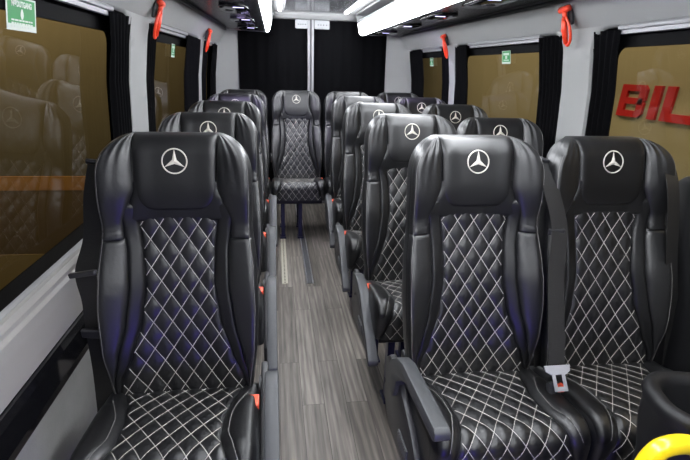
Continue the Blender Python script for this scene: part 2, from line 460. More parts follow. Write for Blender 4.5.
def spaced(t): return math.sin(PI/2*t)
def vlist(v0, v1, n):
    out = []
    for j in range(n+1):
        t = j/n; t2 = .5-.5*math.cos(PI*t); out.append(v0+(v1-v0)*(.5*t+.5*t2))
    return out
def patch(name, pos, a, b, v0, v1, nu, nv, h, m, parent, p=3.0, ev=(.02,.02), rip=None, sink=.012, dense_top=False):
    V = []
    vs = vlist(v0, v1, nv)
    if dense_top: vs = [v for v in vs if v < VT-RT] + [VT-RT+RT*math.sin(PI/2*k/10) for k in range(11)]
    for v in vs:
        e = 1
        if ev[0] and v-v0 < ev[0]: t = (v-v0)/ev[0]; e *= math.sqrt(max(0, 1-(1-t)**2))
        if ev[1] and v1-v < ev[1]: t = (v1-v)/ev[1]; e *= math.sqrt(max(0, 1-(1-t)**2))
        for i in range(nu+1):
            s = spaced(-1+2*i/nu); aa, bb = a(v), b(v); u = (aa+bb)/2 + s*(bb-aa)/2
            pr = (1-abs(s)**p)**.55 if abs(s) < 1 else 0
            off = -sink + (h+sink)*pr*e
            if rip: off += rip(u, v, s)*pr*e
            V.append(pos(u, v, off))
    return mesh_obj(name, V, grid_faces(nu, len(vs)-1), m, parent)

DU, DV = .054, .080
def puff(u, v, du=DU, dv=DV, ph=0):
    f1 = u/du + v/dv + ph; f2 = u/du - v/dv - ph
    return (abs(math.sin(PI*f1))*abs(math.sin(PI*f2)))**.6
def ribbon(mb, pts, nrm, side, w, h):
    """low triangular ridge of thread"""
    v = []
    for p, n, s in zip(pts, nrm, side): v += [p-s*w, p+n*h, p+s*w]
    f = []
    for i in range(len(pts)-1):
        k = i*3; f += [(k,k+1,k+4,k+3),(k+1,k+2,k+5,k+4)]
    mb.add(v, f)
def quilt(name, pos, hw, v0, v1, nu, nv, h, ph, parent, kw=.0010, dv=DV):
    V = []
    def off0(s): return -.010 + (h+.010)*((1-abs(s)**6)**.5 if abs(s) < 1 else 0)
    A = .0048
    for j in range(nv+1):
        v = v0+(v1-v0)*j/nv
        for i in range(nu+1):
            s = spaced(-1+2*i/nu)*.5+.5*(-1+2*i/nu); u = s*hw(v)
            V.append(pos(u, v, off0(s)+A*puff(u, v, DU, dv, ph)*min(1, (1-abs(s))*9)))
    o = mesh_obj(name, V, grid_faces(nu, nv), M['leather'], parent)
    mb = MB()
    n = int((v1-v0)/.004)
    for fam in (1, -1):
        for k in range(-14, 15):
            run = []
            for j in range(n+1):
                v = v0+.004+(v1-v0-.008)*j/n
                u = DU*k - fam*DU*(v/dv+ph)
                if abs(u) < hw(v)*.965:
                    run.append((u, v))
                elif len(run) > 2: emit_run(mb, pos, run, hw, off0, kw); run = []
                else: run = []
            if len(run) > 2: emit_run(mb, pos, run, hw, off0, kw)
    mb.build('stitching', M['stitch'], o, True)
    return o
def emit_run(mb, pos, run, hw, off0, kw):
    pts = []; nr = []; sd = []
    for u, v in run:
        o = off0(u/hw(v))+.0012
        p = pos(u, v, o); n = (pos(u, v, o+.01)-p).normalized(); pts.append(p); nr.append(n)
    for i in range(len(pts)):
        t = (pts[min(i+1, len(pts)-1)]-pts[max(i-1, 0)]).normalized(); sd.append(t.cross(nr[i]).normalized())
    ribbon(mb, pts, nr, sd, kw, .0014)
def line_stitch(mb, pos, uv, kw=.001, off=.001):
    pts = [pos(u, v, off) for u, v in uv]; nr = [(pos(u, v, off+.01)-pos(u, v, off)).normalized() for u, v in uv]; sd = []
    for i in range(len(pts)):
        t = (pts[min(i+1, len(pts)-1)]-pts[max(i-1, 0)]).normalized(); sd.append(t.cross(nr[i]).normalized())
    ribbon(mb, pts, nr, sd, kw, .0012)

# cushion surface: path goes forward, rolls over the front and drops
CL, CR, CD = .335, .052, .100
CW = .229
def cpath(w):
    sl = .14
    if w <= CL: return Vector((0, -.055-w, .452+sl*w)), Vector((0, sl, 1)).normalized()
    z1 = .452+sl*CL
    th0 = math.atan(sl); q = (w-CL)/CR
    amax = PI/2+th0-.08
    if q <= amax:
        a = PI/2+th0-q    # angle of the normal measured from -y
        n = Vector((0, -math.cos(a), math.sin(a)))
        c = Vector((0, -.055-CL, z1)) - Vector((0, -math.cos(PI/2+th0), math.sin(PI/2+th0)))*CR
        return c+n*CR, n
    a = PI/2+th0-amax; n = Vector((0, -math.cos(a), math.sin(a)))
    c = Vector((0, -.055-CL, z1)) - Vector((0, -math.cos(PI/2+th0), math.sin(PI/2+th0)))*CR
    d = w-CL-amax*CR
    return c+n*CR+Vector((0, math.sin(a)*.6, -1)).normalized()*d, n
CWMAX = CL+CR*1.63+CD
def CB(u, w):
    a = abs(u)
    b = .018*sstep(.10, .19, a)*interp(w, [0,.06,.2,CL,CL+.1,CWMAX], [.2,.7,1,.8,.3,0])
    b += .010*math.sin(PI*min(1, w/CL))*(1-(a/CW)**2)
    R = .024
    if a > CW-R: b -= R - math.sqrt(max(0, R*R-(a-(CW-R))**2))
    b -= .008*sstep(CL-.04, CL+.07, w)*(a/CW)**6
    return b
def cpos(u, w, off=0):
    p, n = cpath(w); return Vector((u, 0, 0)) + p + n*(CB(u, w)+off)
def ch(w): return interp(w, [0,.06,.13,.22,.30,.40,CWMAX], [.190,.175,.152,.134,.133,.160,.204])

def make_seat(arm):
    """arm: +1 / -1 armrest on that side, 0 none"""
    root = empty('coach_seat')
    # --- shell of the backrest
    vs = [0,.02,.05,.09,.14,.2,.26,.32,.38,.43,.47,.50,.53,.56,.6,.64,.67] + [VT-.098+.098*math.sin(PI/2*k/12) for k in range(0, 13)]
    vs = sorted(set(round(x, 5) for x in vs)); rings = []; nF = 32; nB = 26
    for v in vs:
        w = W(v); ring = []
        for i in range(nF+1):
            u = w*spaced(-1+2*i/nF); ring.append(bpos(u, v, -.010))
        ye = ring[-1].y
        roll = 0
        if v > VT-RT: roll = RT-math.sqrt(max(0, RT*RT-(v-(VT-RT))**2))
        yb = (.042-.150*(1-v/.718)) + interp(v, [0,.3,.6,.8], [.075,.085,.065,.055]) - roll
        yb = max(yb, ye+.004)
        for i in range(1, nB):
            th = PI*i/nB; c, s = math.cos(th), math.sin(th)
            ring.append(Vector((w*math.copysign(abs(c)**.5, c), ye+(yb-ye)*abs(s)**.5, .44+v)))
        rings.append(ring)
    n = len(rings[0]); V = [p for r in rings for p in r]
    Fc = [(l*n+k, l*n+(k+1)%n, (l+1)*n+(k+1)%n, (l+1)*n+k) for l in range(len(rings)-1) for k in range(n)]
    Fc += [tuple(range(n)), tuple(range((len(rings)-1)*n, len(rings)*n))]
    back = mesh_obj('backrest', V, Fc, M['leather'], root)
    quilt('quilted_panel', bpos, qh, .002, .556, 72, 140, .004, .35, back)
    for s in (-1, 1):
        f = (lambda g: (lambda v: s*g(v)))
        patch('inner_bolster', bpos, lambda v: s*(qh(v)-.004), lambda v: s*mh(v), .004, .605, 12, 48, .0045, M['leather2'], back, ev=(.015,.02), p=5)
        patch('side_bolster', bpos, lambda v: s*(mh(v)-.002), lambda v: s*max(W(v)-.001, mh(v)+.004), .008, .500, 16, 44, .008, M['leather'], back, ev=(.03,.010), p=5,
              rip=lambda u, v, t: .0014*math.sin(v*430+t)*math.exp(-abs(.50-v)/.022), sink=.005)
    for s in (-1, 1):
        mb = MB(); line_stitch(mb, bpos, [(s*(W(v)-.010), v) for v in vlist(.02, .74, 70)], .0010, .0075)
        mb.build('edge_stitching', M['seam'], back, True)
    # --- headrest
    def phw(v):
        r = .05; d = v-.577; h = .116
        return h - (r-math.sqrt(max(0, r*r-(r-d)**2)) if d < r else 0) + .004*sstep(.65,.8,v)
    def wing_in(v): return interp(v, [.495,.545,.60,.64,.80], [.152,.152,.132,.118,.121])
    hr = patch('headrest', bpos, lambda v: -wing_in(v)-.004, lambda v: wing_in(v)+.004, .540, .660, 28, 24, .006, M['leather2'], root, ev=(.014,.0), p=10)
    pad = patch('headrest_pad', bpos, lambda v: -phw(v), phw, .575, VT, 28, 34, .010, M['leather2'], hr, ev=(.008,0), p=9, dense_top=True,
          rip=lambda u, v, t: .0009*math.sin(u*210)*math.exp(-(VT-v)/.02))
    for s in (-1, 1):
        rr = random.random()*6
        patch('headrest_wing', bpos, lambda v: s*(wing_in(v)-.002), lambda v: s*max(W(v)-.001, wing_in(v)+.003), .494, VT, 26, 40, .010, M['leather'], hr, ev=(.010,0), p=4.5, dense_top=True,
              rip=lambda u, v, t: (.0032*math.sin(t*11+rr+v*14)*math.exp(-(VT-v)/.055) + .0016*math.sin(v*420+t*2)*math.exp(-abs(v-.515)/.02)), sink=.005)
    # star emblem
    vc = .718; mb = MB(); R0, R1 = .0365, .0318
    def E(x, y, o): return bpos(x, vc+y, .010+o)
    n = 48
    v = []; fcs = []
    for k in range(n):
        a = 2*PI*k/n
        for r, o in ((R1,-.002),(R1+.001,.0022),(R0-.001,.0022),(R0,-.002)): v.append(E(r*math.cos(a), r*math.sin(a), o))
    for k in range(n):
        for q in range(3): fcs.append((k*4+q, k*4+q+1, ((k+1)%n)*4+q+1, ((k+1)%n)*4+q))
    mb.add(v, fcs)
    for k in range(3):
        a = PI/2+2*PI*k/3
        d = Vector((math.cos(a), math.sin(a))); l = Vector((math.cos(a+PI/3), math.sin(a+PI/3))); r = Vector((math.cos(a-PI/3), math.sin(a-PI/3)))
        T = d*.0335; L_ = l*.0075; R_ = r*.0075
        pts = [E(0,0,.0036), E(L_.x,L_.y,.0008), E(T.x,T.y,.0016), E(R_.x,R_.y,.0008)]
        mb.add(pts, [(0,1,2),(0,2,3)])
    em = mb.build('star_emblem', M['emblem'], hr)
    em['label'] = 'silver three-pointed star in a ring'
    # --- cushion
    nu, nw = 30, 44; V = []; prof = None
    for i in range(nu+1):
        u = CW*spaced(-1+2*i/nu)
        pr = [cpos(u, CWMAX*j/nw, -.010) for j in range(nw+1)]
        pr += [Vector((u, -.40, .345)), Vector((u, -.06, .345)), Vector((u, -.045, .40))]
        prof = len(pr); V += pr
    Fc = [(i*prof+k, i*prof+(k+1)%prof, (i+1)*prof+(k+1)%prof, (i+1)*prof+k) for i in range(nu) for k in range(prof)]
    Fc += [tuple(range(prof)), tuple(range(nu*prof, (nu+1)*prof))]
    cu = mesh_obj('seat_cushion', V, Fc, M['leather'], root)
    quilt('quilted_panel', cpos, ch, .03, CWMAX-.004, 56, 116, .006, .1, cu, dv=.074)
    for s in (-1, 1):
        patch('cushion_bolster', cpos, lambda w: s*(ch(w)-.004), lambda w: s*(CW-.001), .035, CWMAX-.006, 14, 50, .008, M['leather'], cu, ev=(.03,.012), p=3)
        patch('bolster_inset', cpos, lambda w: s*(ch(w)+.012+.05*(1-math.sqrt(max(0, 1-((w-.28)/.20)**2)))), lambda w: s*(CW-.008), .115, .42, 12, 40, .011, M['leather2'], cu, ev=(.05,.03), p=3, sink=.002)
    for s in (-1, 1):
        mb = MB(); line_stitch(mb, cpos, [(s*(ch(w)+.018+.05*(1-math.sqrt(max(0, 1-((w-.28)/.20)**2)))), w) for w in vlist(.12, .40, 50)], .0011, .0095)
        mb.build('edge_stitching', M['seam'], cu, True)
    # --- base
    mb = MB(); mb.box((-.20,-.41,.318), (.20,-.02,.352), .008); mb.box((-.19,-.06,.33), (.19,.06,.47), .01); mb.build('seat_frame', M['blackmetal'], root)
    for (x, y) in ((-.135,-.36),(.015,-.36),(-.135,-.04),(.015,-.04)):
        mb = MB(); mb.box((x-.016, y-.022, .010), (x+.016, y+.022, .33), .004); mb.box((x-.026, y-.045, .003), (x+.026, y+.045, .016), .003)
        mb.tube([(x-.018,y,.10),(x+.018,y,.10)], .012, 10)
        mb.build('leg', M['bluelitmetal'], root)
    if arm:
        s = arm
        mb = MB()   # side cover below the arm
        mb.prism([(.02,.30),(.03,.46),(-.02,.50),(-.10,.50),(-.30,.42),(-.42,.33),(-.42,.26),(-.05,.24)], 'x', s*.228, s*.250, .006)
        sc = mb.build('side_cover', M['plastic'], root, 'auto')
        mb = MB(); mb.box((min(s*.250, s*.256), -.30, .30), (max(s*.250, s*.256), -.20, .345), .002)
        for k in range(8): mb.box((min(s*.256, s*.258), -.292+.0115*k, .305), (max(s*.256, s*.258), -.286+.0115*k, .34))
        mb.build('recline_handle', M['greyplastic'], sc)
        mb = MB(); mb.tube([(s*.222,-.10,.458),(s*.250,-.10,.458)], .038, 24); mb.build('arm_pivot', M['plastic'], root, 'auto')
        # arm, modelled level about its pivot
        pl = [(.035,-.035),(.045,.02),(.01,.070),(-.06,.112),(-.13,.130),(-.425,.128),(-.437,.118),(-.437,.100),(-.425,.090),(-.165,.086),(-.115,.066),(-.065,.03),(-.045,-.03),(-.02,-.05)]
        mb = MB(); mb.prism(pl, 'x', -.021, .021, .005); mb.build('armrest', M['armtop'], root, 'auto', (s*(.262 if s > 0 else .243),-.10,.458))
    # buckle beside the cushion
    bx = (arm or 1)*(.210 if arm else .205)
    mb = MB(); mb.box((bx-.013,-.225,.42), (bx+.013,-.185,.492), .004); bk = mb.build('belt_buckle', M['plastic'], root)
    mb = MB(); mb.box((bx-.0155,-.236,.472), (bx+.0155,-.186,.498), .003); mb.build('red_button', M['red'], bk)
    return root

GS = 'single seats along the left side'; GP = 'paired seats along the right side'; GR = 'rear row seats'
protoL = make_seat(1); protoR = make_seat(-1); protoN = make_seat(0)
used = set()
def put(proto, x, y, label, group, droop=None, tilt=0, rz=0):
    o = proto if proto not in used else copy_tree(proto)
    used.add(proto)
    o.location = (x, y, 0); o.rotation_euler = (0, 0, math.radians(rz))
    tag(o, label, 'seat', group)
    for c in o.children:
        if c.name.startswith('armrest') and droop is not None: c.rotation_euler = (math.radians(droop), 0, 0)
        if tilt and (c.name.startswith('backrest') or c.name.startswith('headrest')):
            # recline about the foot of the backrest
            P = Vector((0, -.08, .46)); Rm = Matrix.Rotation(-math.radians(tilt), 4, 'X')
            c.matrix_local = Matrix.Translation(P) @ Rm @ Matrix.Translation(-P)
    return o
d = .75
s1 = put(protoL, -.678, 1.42, 'black quilted leather single seat nearest the camera at left, blue light on its headrest', GS, 33)
put(protoL, -.682, 2.17, 'black leather single seat at left, directly behind the frontmost left seat', GS, 38, 2.5)
put(protoL, -.684, 2.92, 'black leather single seat at left, third from the front along the left windows', GS, 40, 1.5)
put(protoL, -.676, 3.67, 'black leather single seat at left, fourth from the front, just ahead of the rear row', GS, 42)
put(protoN, -.672, 4.42, 'black leather seat in the rear row, leftmost against the left wall', GR)
mid = put(protoN, -.207, 4.42, 'black quilted seat facing down the aisle, in the middle of the rear row', GR)
r1 = put(protoR, .232, 1.42, 'black quilted aisle seat of the nearest pair at right, grey armrest held level', GP, -4)
put(protoR, .226, 2.17, 'black leather aisle seat at right, second from the front, star half silvered by light', GP, 37)
put(protoR, .226, 2.92, 'black leather aisle seat at right, third from the front', GP, 42)
put(protoR, .238, 3.67, 'black leather aisle seat at right, fourth from the front with drooping armrest', GP, 46)
put(protoN, .255, 4.42, 'black leather seat in the rear row just right of the middle seat', GR)
w1 = put(protoN, .691, 1.42, 'black quilted window seat of the nearest pair, at right under the red letters', GP)
put(protoN, .690, 2.19, 'black leather window seat at right, second from the front, set lower than its neighbour', GP, None, 5)
put(protoN, .706, 2.92, 'black leather window seat at right, third from the front, beside the middle right window', GP)
put(protoN, .712, 3.67, 'black leather window seat at right, fourth from the front', GP)
put(protoN, .716, 4.42, 'black leather seat in the rear row, rightmost against the right wall', GR)

for c in list(w1.children):
    if c.name.startswith('belt_buckle'):
        for g in list(c.children): bpy.data.objects.remove(g)
        bpy.data.objects.remove(c)
# ---- seat belts (they move with their seats)
def strap(name, pts, w, t, parent, org, wdir=(1,0,0), m='webbing'):
    """flat band through world points; wdir gives the width direction"""
    pts = smooth_path(pts, 8); wd = Vector(wdir).normalized(); V = []; F_ = []
    o3 = Vector(org)
    for i, p in enumerate(pts):
        tg = (pts[min(i+1, len(pts)-1)]-pts[max(i-1, 0)]).normalized()
        n = tg.cross(wd).normalized(); ww = n.cross(tg).normalized()
        for a, b in ((-1,-1),(1,-1),(1,1),(-1,1)): V.append(p - o3 + ww*(a*w/2) + n*(b*t/2))
    for i in range(len(pts)-1):
        for k in range(4): F_.append((i*4+k, i*4+(k+1)%4, (i+1)*4+(k+1)%4, (i+1)*4+k))
    F_ += [(0,1,2,3), tuple((len(pts)-1)*4+k for k in range(4))]
    return mesh_obj(name, V, F_, M[m], parent, smooth=False)
def guide(parent, org, p, q, name='belt_guide'):
    mb = MB(); mb.tube([Vector(p)-Vector(org), Vector(q)-Vector(org)], .008, 10)
    return mb.build(name, M['plastic'], parent, True)
# belt between the nearest right pair, plugged into its buckle
org = (0,0,0)
b1 = strap('seat_belt', [(.462,1.45,1.150),(.462,1.385,1.085),(.482,1.335,.97),(.455,1.265,.83),(.437,1.19,.69),(.419,1.128,.585)], .056, .003, None, org, (1,.12,0))
mb = MB(); mb.prism([(-.036,.020),(.036,.020),(.034,.004),(.020,-.006),(-.020,-.006),(-.034,.004)], 'y', -.0025, .0025, .001)
for q in (-1, 1): mb.box((min(q*.018,q*.009),-.0025,-.046),(max(q*.018,q*.009),.0025,-.004), .001)
mb.box((-.018,-.0025,-.050),(.018,.0025,-.038), .001)
tg = mb.build('buckle_tongue', M['tongue'], b1, False, Vector((.417,1.118,.592))); tg.rotation_euler = (math.radians(-38),0,0); tg.scale = (1.12,1,1.05)
mb = MB(); mb.box((-.017,-.012,-.060),(.017,.012,.0), .004); bk = mb.build('belt_buckle', M['plastic'], b1, False, Vector((.424,1.142,.542))); bk.rotation_euler = (math.radians(-20),0,0)
mb = MB(); mb.box((.004,-.020,-.026),(.024,-.002,-.002), .002); mb.build('red_button', M['red'], bk)
mb = MB(); mb.tube([Vector((.424,1.155,.49)), Vector((.426,1.25,.42))], .010, 8, flat=.5); mb.build('buckle_stalk', M['plastic'], b1, True)
mb = MB(); mb.box((-.028,-.006,-.010),(.028,.006,.010), .004); mb.build('belt_stop', M['plastic'], b1, False, Vector((.473,1.332,.955)))
guide(b1, org, (.445,1.455,1.165), (.49,1.455,1.150))
# belt on the window side of the nearest right pair
b2 = strap('seat_belt', [(.905,1.47,1.165),(.882,1.40,1.13),(.876,1.355,1.05),(.908,1.335,.84),(.950,1.325,.66),(.975,1.32,.50),(.985,1.315,.38)], .046, .003, None, org, (1,.1,0))
guide(b2, org, (.85,1.45,1.175), (.905,1.45,1.15))
# belt on the wall side of the frontmost left seat
b3 = strap('seat_belt', [(-.895,1.46,1.14),(-.908,1.43,1.05),(-.918,1.41,.93),(-.938,1.37,.84),(-.930,1.365,.75),(-.930,1.36,.66),(-.920,1.34,.52),(-.925,1.33,.30)], .078, .003, None, org, (1,-.5,0))
mb = MB(); mb.box((-.046,-.008,-.008),(.046,.008,.008), .005); t = mb.build('buckle_tongue', M['plastic'], b3, False, Vector((-.936,1.345,.852))); t.rotation_euler = (0,math.radians(-14),math.radians(-20))
mb = MB(); mb.box((-.036,-.009,-.014),(.036,.009,.014), .007); t = mb.build('belt_stop', M['plastic'], b3, False, Vector((-.930,1.335,.668))); t.rotation_euler = (0,math.radians(-6),math.radians(-20))
guide(b3, org, (-.93,1.47,1.15), (-.885,1.47,1.145))
for o, p, lab in ((b1, (.462,1.45,1.150), 'dark seat belt with silver buckle tongue hanging between the two nearest right seats'),
                  (b2, (.905,1.47,1.165), 'dark seat belt on the window side of the nearest right window seat'),
                  (b3, (-.895,1.46,1.14), 'dark seat belt with loose tongue hanging between the front left seat and the wall')):
    p = Vector(p); o.data.transform(Matrix.Translation(-p)); o.location = p
    for c in o.children: c.location = c.location - p
    tag(o, lab, 'seat belt', 'seat belts')
mb = MB()
mb.prism([(1.06,.02),(1.47,.02),(1.47,.95),(1.455,1.09),(1.42,1.115),(1.36,1.09),(1.30,.98),(1.18,.60)], 'x', .962, 1.045, .012)
tag(mb.build('belt_pillar_cover', M['console'], None, 'auto'), 'black moulded belt pillar cover against the right wall beside the nearest window seat', 'pillar cover')
# small bright belt studs on the middle rear seat
org = mid.location
mb = MB(); mb.tube([(-.226,-.10,.70),(-.226,-.10,.62)], .006, 10); mb.tube([(-.229,-.10,.665),(-.20,-.12,.675)], .008, 12)
mb.build('recline_lever', M['steel'], mid, True)

# ---- floor rails
for x, dark, lab in ((-.345,False,'pale perforated metal seat rail in the aisle floor, left of the pair'),(-.172,True,'dark grooved seat rail with two bright edges in the aisle floor')):
    e = empty('floor_rail', (x, 4.1, 0), lab, 'floor rail')
    L0, L1 = -1.02, 1.05
    if dark:
        mb = MB(); mb.box((-.016,L0,0),(.016,L1,.003)); mb.build('groove', M['greyplastic'], e)
        for q in (-1,1):
            mb = MB(); mb.box((min(q*.016,q*.025),L0,0),(max(q*.016,q*.025),L1,.005), .001); mb.build('edge', M['alu'], e)
    else:
        mb = MB(); mb.box((-.020,L0,0),(.020,L1,.005), .001); mb.build('rail_strip', mat('cream_rail', (.50,.47,.38), .5, bump=(60,.05,.001)), e)
        mb = MB()
        for k in range(80): mb.tube([(0,L0+.02+.0255*k,.004),(0,L0+.02+.0255*k,.0056)], .006, 10)
        h = mb.build('rail_hole', M['plastic'], e); h['kind'] = 'stuff'

# ---- curtains, rails
def curtain(side, ya, yb, label, z0=.875, z1=1.60, flare=.0, tie=None):
    V = []; nz, n = 26, max(24, int((yb-ya)/.0035))
    ph = random.random()*6
    for j in range(nz+1):
        z = z0+(z1-z0)*j/nz; t = j/nz
        pinch = 1 - .18*math.exp(-((t-.12)/.10)**2) + flare*max(0, (t-.86)/.14)
        for k in range(n+1):
            q = k/n; y = (ya+yb)/2+(q-.5)*(yb-ya)*pinch
            fold = .011*math.sin(q*(yb-ya)*PI*2/.036+ph+.5*math.sin(t*4)) + .004*math.sin(q*(yb-ya)*170+t*3)
            V.append((side*(wx(y, z)+.004+fold*.8), y, z))
    tag(mesh_obj('window_curtain', V, grid_faces(n, nz), M['curtain']), label, 'curtain', 'black window curtains')
curtain(-1, 2.04, 2.24, 'gathered black curtain at the rear edge of the large near left window', flare=.35)
curtain(-1, 2.565, 2.70, 'narrow black curtain at the front edge of the second left window')
curtain(-1, 3.50, 3.97, 'black curtain at the rear edge of the second left window')
curtain(-1, 4.13, 4.34, 'narrow black curtain at the front edge of the rearmost left window')
curtain(-1, 4.66, 4.91, 'black curtain at the rear edge of the rearmost left window')
curtain(1, 1.93, 2.085, 'gathered black curtain at the rear edge of the near right window with red letters behind', flare=.25)
curtain(1, 2.325, 2.52, 'wide gathered black curtain at the front edge of the middle right window', flare=.1)
curtain(1, 3.48, 3.72, 'black curtain at the rear edge of the middle right window')
curtain(1, 3.85, 3.99, 'narrow black curtain at the front edge of the rearmost right window')
curtain(1, 4.52, 4.87, 'black curtain at the rear edge of the rearmost right window')
RY = [(.4,2.03),(2.72,3.48),(4.36,4.64),(.4,1.92),(2.53,3.46),(4.01,4.50)]
names = ['near left','second left','rearmost left','near right','middle right','rearmost right']; k = 0
for side in (-1, 1):
    for (a, b) in WIN[side]:
        mb = MB()
        def pr(y):
            zz = 1.606; X = side*(wx(y, zz)+.004); return (X, y, zz)
        N_ = 24; v = []
        prof = [(-.002,.010),(-.006,.004),(-.004,-.006),(.010,-.008),(.012,-.022),(.022,-.024),(.024,.008)]
        ya, yb = RY[k]
        for i in range(N_+1):
            y = ya+(yb-ya)*i/N_
            for dx, dz in prof: v.append((side*(wx(y, 1.60)+dx), y, 1.605+dz))
        n = len(prof); f = [(i*n+q, i*n+(q+1)%n, (i+1)*n+(q+1)%n, (i+1)*n+q) for i in range(N_) for q in range(n)]
        f += [tuple(range(n)), tuple(range(N_*n, (N_+1)*n))]
        tag(mesh_obj('curtain_rail', v, f, M['rail'], smooth=False), 'aluminium curtain rail along the top of the %s window' % names[k], 'curtain rail', 'curtain rails'); k += 1

# ---- emergency hammers
def hammer(side, y, z, lean, label, scale=1):
    e = empty('emergency_hammer', (side*(wx(y, z)-.0), y, z), label, 'safety hammer', 'red emergency hammers')
    s = -side   # inward
    mb = MB(); mb.box((min(0,s*.014),-.024,-.055),(max(0,s*.014),.024,.034), .005); mb.build('bracket', M['plastic'], e, 'auto')
    mb = MB()
    loop = smooth_path([(s*.028,.010,-.015),(s*.028,.014,-.07),(s*.028,.012,-.125),(s*.028,-.004,-.138),(s*.028,-.026,-.115),(s*.028,-.032,-.075),(s*.028,-.016,-.030)], 6, True)
    mb.tube(loop+[loop[0]], .0062, 10, cap=False)
    mb.tube([(s*.028,.006,-.02),(s*.028,.014,-.07),(s*.028,.010,-.130)], [.011,.013,.0105], 12)
    mb.tube([(s*.028,.0,-.03),(s*.028,.0,.012)], .011, 12)
    h = mb.build('handle', M['orangered'], e, True)
    mb = MB(); mb.tube([(s*.028,-.036,.018),(s*.028,.028,.014)], [.013,.014], 16); mb.build('head', M['orangered'], e, True)
    mb = MB(); mb.tube([(s*.028,.028,.014),(s*.028,.036,.0135)], [.012,.010], 16); mb.build('tip', M['steel'], e, True)
    e.rotation_euler = (math.radians(lean), math.radians(side*-16), 0)
hammer(1, 2.195, 1.690, 0, 'red emergency hammer on the right pillar beside the near window')
hammer(1, 3.785, 1.665, 0, 'red emergency hammer on the right pillar between middle and rear windows')
hammer(-1, 2.52, 1.675, 0, 'red emergency hammer on the left pillar between near and second windows')
hammer(-1, 4.06, 1.66, 0, 'red emergency hammer on the left pillar ahead of the rearmost window')

# ---- stickers on the panes
def text_mesh(body, size, name, m, parent, loc, rot, bold=.0, ext=.0004, xs=1, shear=0):
    cu = bpy.data.curves.new(name, 'FONT'); cu.body = body; cu.size = size; cu.align_x = 'CENTER'; cu.align_y = 'CENTER'; cu.extrude = ext; cu.offset = bold; cu.shear = shear
    to = bpy.data.objects.new(name+'_tmp', cu); COL.objects.link(to)
    dg = bpy.context.evaluated_depsgraph_get(); me = bpy.data.meshes.new_from_object(to.evaluated_get(dg))
    bpy.data.objects.remove(to)
    for v in me.vertices: v.co.x *= xs
    me.materials.clear(); me.materials.append(m)
    o = bpy.data.objects.new(name, me); COL.objects.link(o); o.parent = parent; o.location = loc; o.rotation_euler = rot
    return o
def sticker(side, y, z, w, h, label, big):
    # local frame: x to the right as read from inside, y up, z towards the reader
    X = wx(y, z)+.044
    e = empty('exit_sticker', (side*X, y, z), label, 'sticker', 'green window stickers')
    sl = (wx(y, z+.03)-wx(y, z-.03))/.06
    up = Vector((side*sl, 0, 1)).normalized(); rt = Vector((0, -side, 0)); nn = rt.cross(up)
    Mx = Matrix((( rt.x, up.x, nn.x, 0),(rt.y, up.y, nn.y, 0),(rt.z, up.z, nn.z, 0),(0,0,0,1)))
    e.matrix_world = Matrix.Translation(e.location) @ Mx
    mb = MB(); mb.box((-w/2,-h/2,-.0004),(w/2,h/2,.0002)); mb.build('white_backing', M['paper'], e)
    bw = w*.045
    mb = MB(); mb.box((-w/2+bw,-h/2+bw*2.2,.0002),(w/2-bw,h/2-bw*.6,.0006)); mb.build('green_field', M['green'], e)
    if big:
        text_mesh('NØDUTGANG', .0185, 'heading', M['paper'], e, (0,.0225,.0010), (0,0,0), .0009, .0002, .86)
        mb = MB(); mb.prism([(-.0075,.003),(-.0085,-.003),(-.004,-.012),(.004,-.012),(.0085,-.003),(.0075,.003),(.003,.012),(-.003,.012)], 'z', .0006, .0010); mb.build('symbol', M['paper'], e)
        mb = MB()
        for r_ in range(3):
            x = -.055; z_ = -.0155-.0075*r_
            while x < .050:
                L_ = random.uniform(.008,.018); L_ = min(L_, .055-x); mb.box((x, z_-.0020, .0006),(x+L_, z_+.0020, .0010)); x += L_+.003
        mb.build('small_print', M['paper'], e)
    else:
        mb = MB(); mb.box((-w*.34,h*.16,.0006),(w*.34,h*.34,.0010)); mb.box((-w*.10,-h*.12,.0006),(w*.12,h*.12,.0010)); mb.box((-w*.3,-h*.26,.0006),(w*.3,-h*.18,.0010)); mb.build('symbol', M['paper'], e)
sticker(-1, 1.445, 1.530, .155, .080, 'large green and white exit sticker at the top of the near left window', True)
sticker(-1, 3.30, 1.500, .105, .078, 'small green exit sticker at the top of the second left window', False)
sticker(1, 2.985, 1.515, .115, .075, 'small green exit sticker at the top of the middle right window', False)
sticker(1, 4.37, 1.500, .10, .070, 'small green exit sticker on the rearmost right window', False)

# ---- front corner console with yellow grab handle
c0 = Vector((.565, .735, 0))
e = empty('partition_console', c0, 'black moulded console with a hollow top at the near right corner', 'console')
def rr2(hx, hy, r, n=8):
    out = []
    for cx, cy_, a0 in ((hx-r,hy-r,0),(-hx+r,hy-r,90),(-hx+r,-hy+r,180),(hx-r,-hy+r,270)):
        for k in range(n+1):
            a = math.radians(a0+90*k/n); out.append((cx+r*math.cos(a), cy_+r*math.sin(a)))
    return out
V = []; prof = [(0,.0),(0,.60),(.012,.685),(.014,.745),(.020,.762),(.014,.776),(.0,.780),(-.014,.774),(-.020,.758),(-.024,.685),(-.05,.62)]
O = rr2(.155,.085,.07,8); n = len(O)
for ex, z in prof:
    for (x, y) in rr2(.155+ex, .085+ex, max(.02, .07+ex), 8): V.append((x, y, z))
f = [(l*n+k, l*n+(k+1)%n, (l+1)*n+(k+1)%n, (l+1)*n+k) for l in range(len(prof)-1) for k in range(n)] + [tuple(range(n)), tuple((len(prof)-1)*n+k for k in range(n))]
mesh_obj('console_body', V, f, M['console'], e)
e.rotation_euler = (0,0,math.radians(-14))
mb = MB(); g = smooth_path([(.285,.65,.55),(.287,.65,.64),(.293,.65,.700),(.305,.65,.735),(.328,.65,.757),(.37,.65,.760),(.405,.65,.742),(.425,.65,.70),(.43,.655,.64),(.43,.66,.56)], 8)
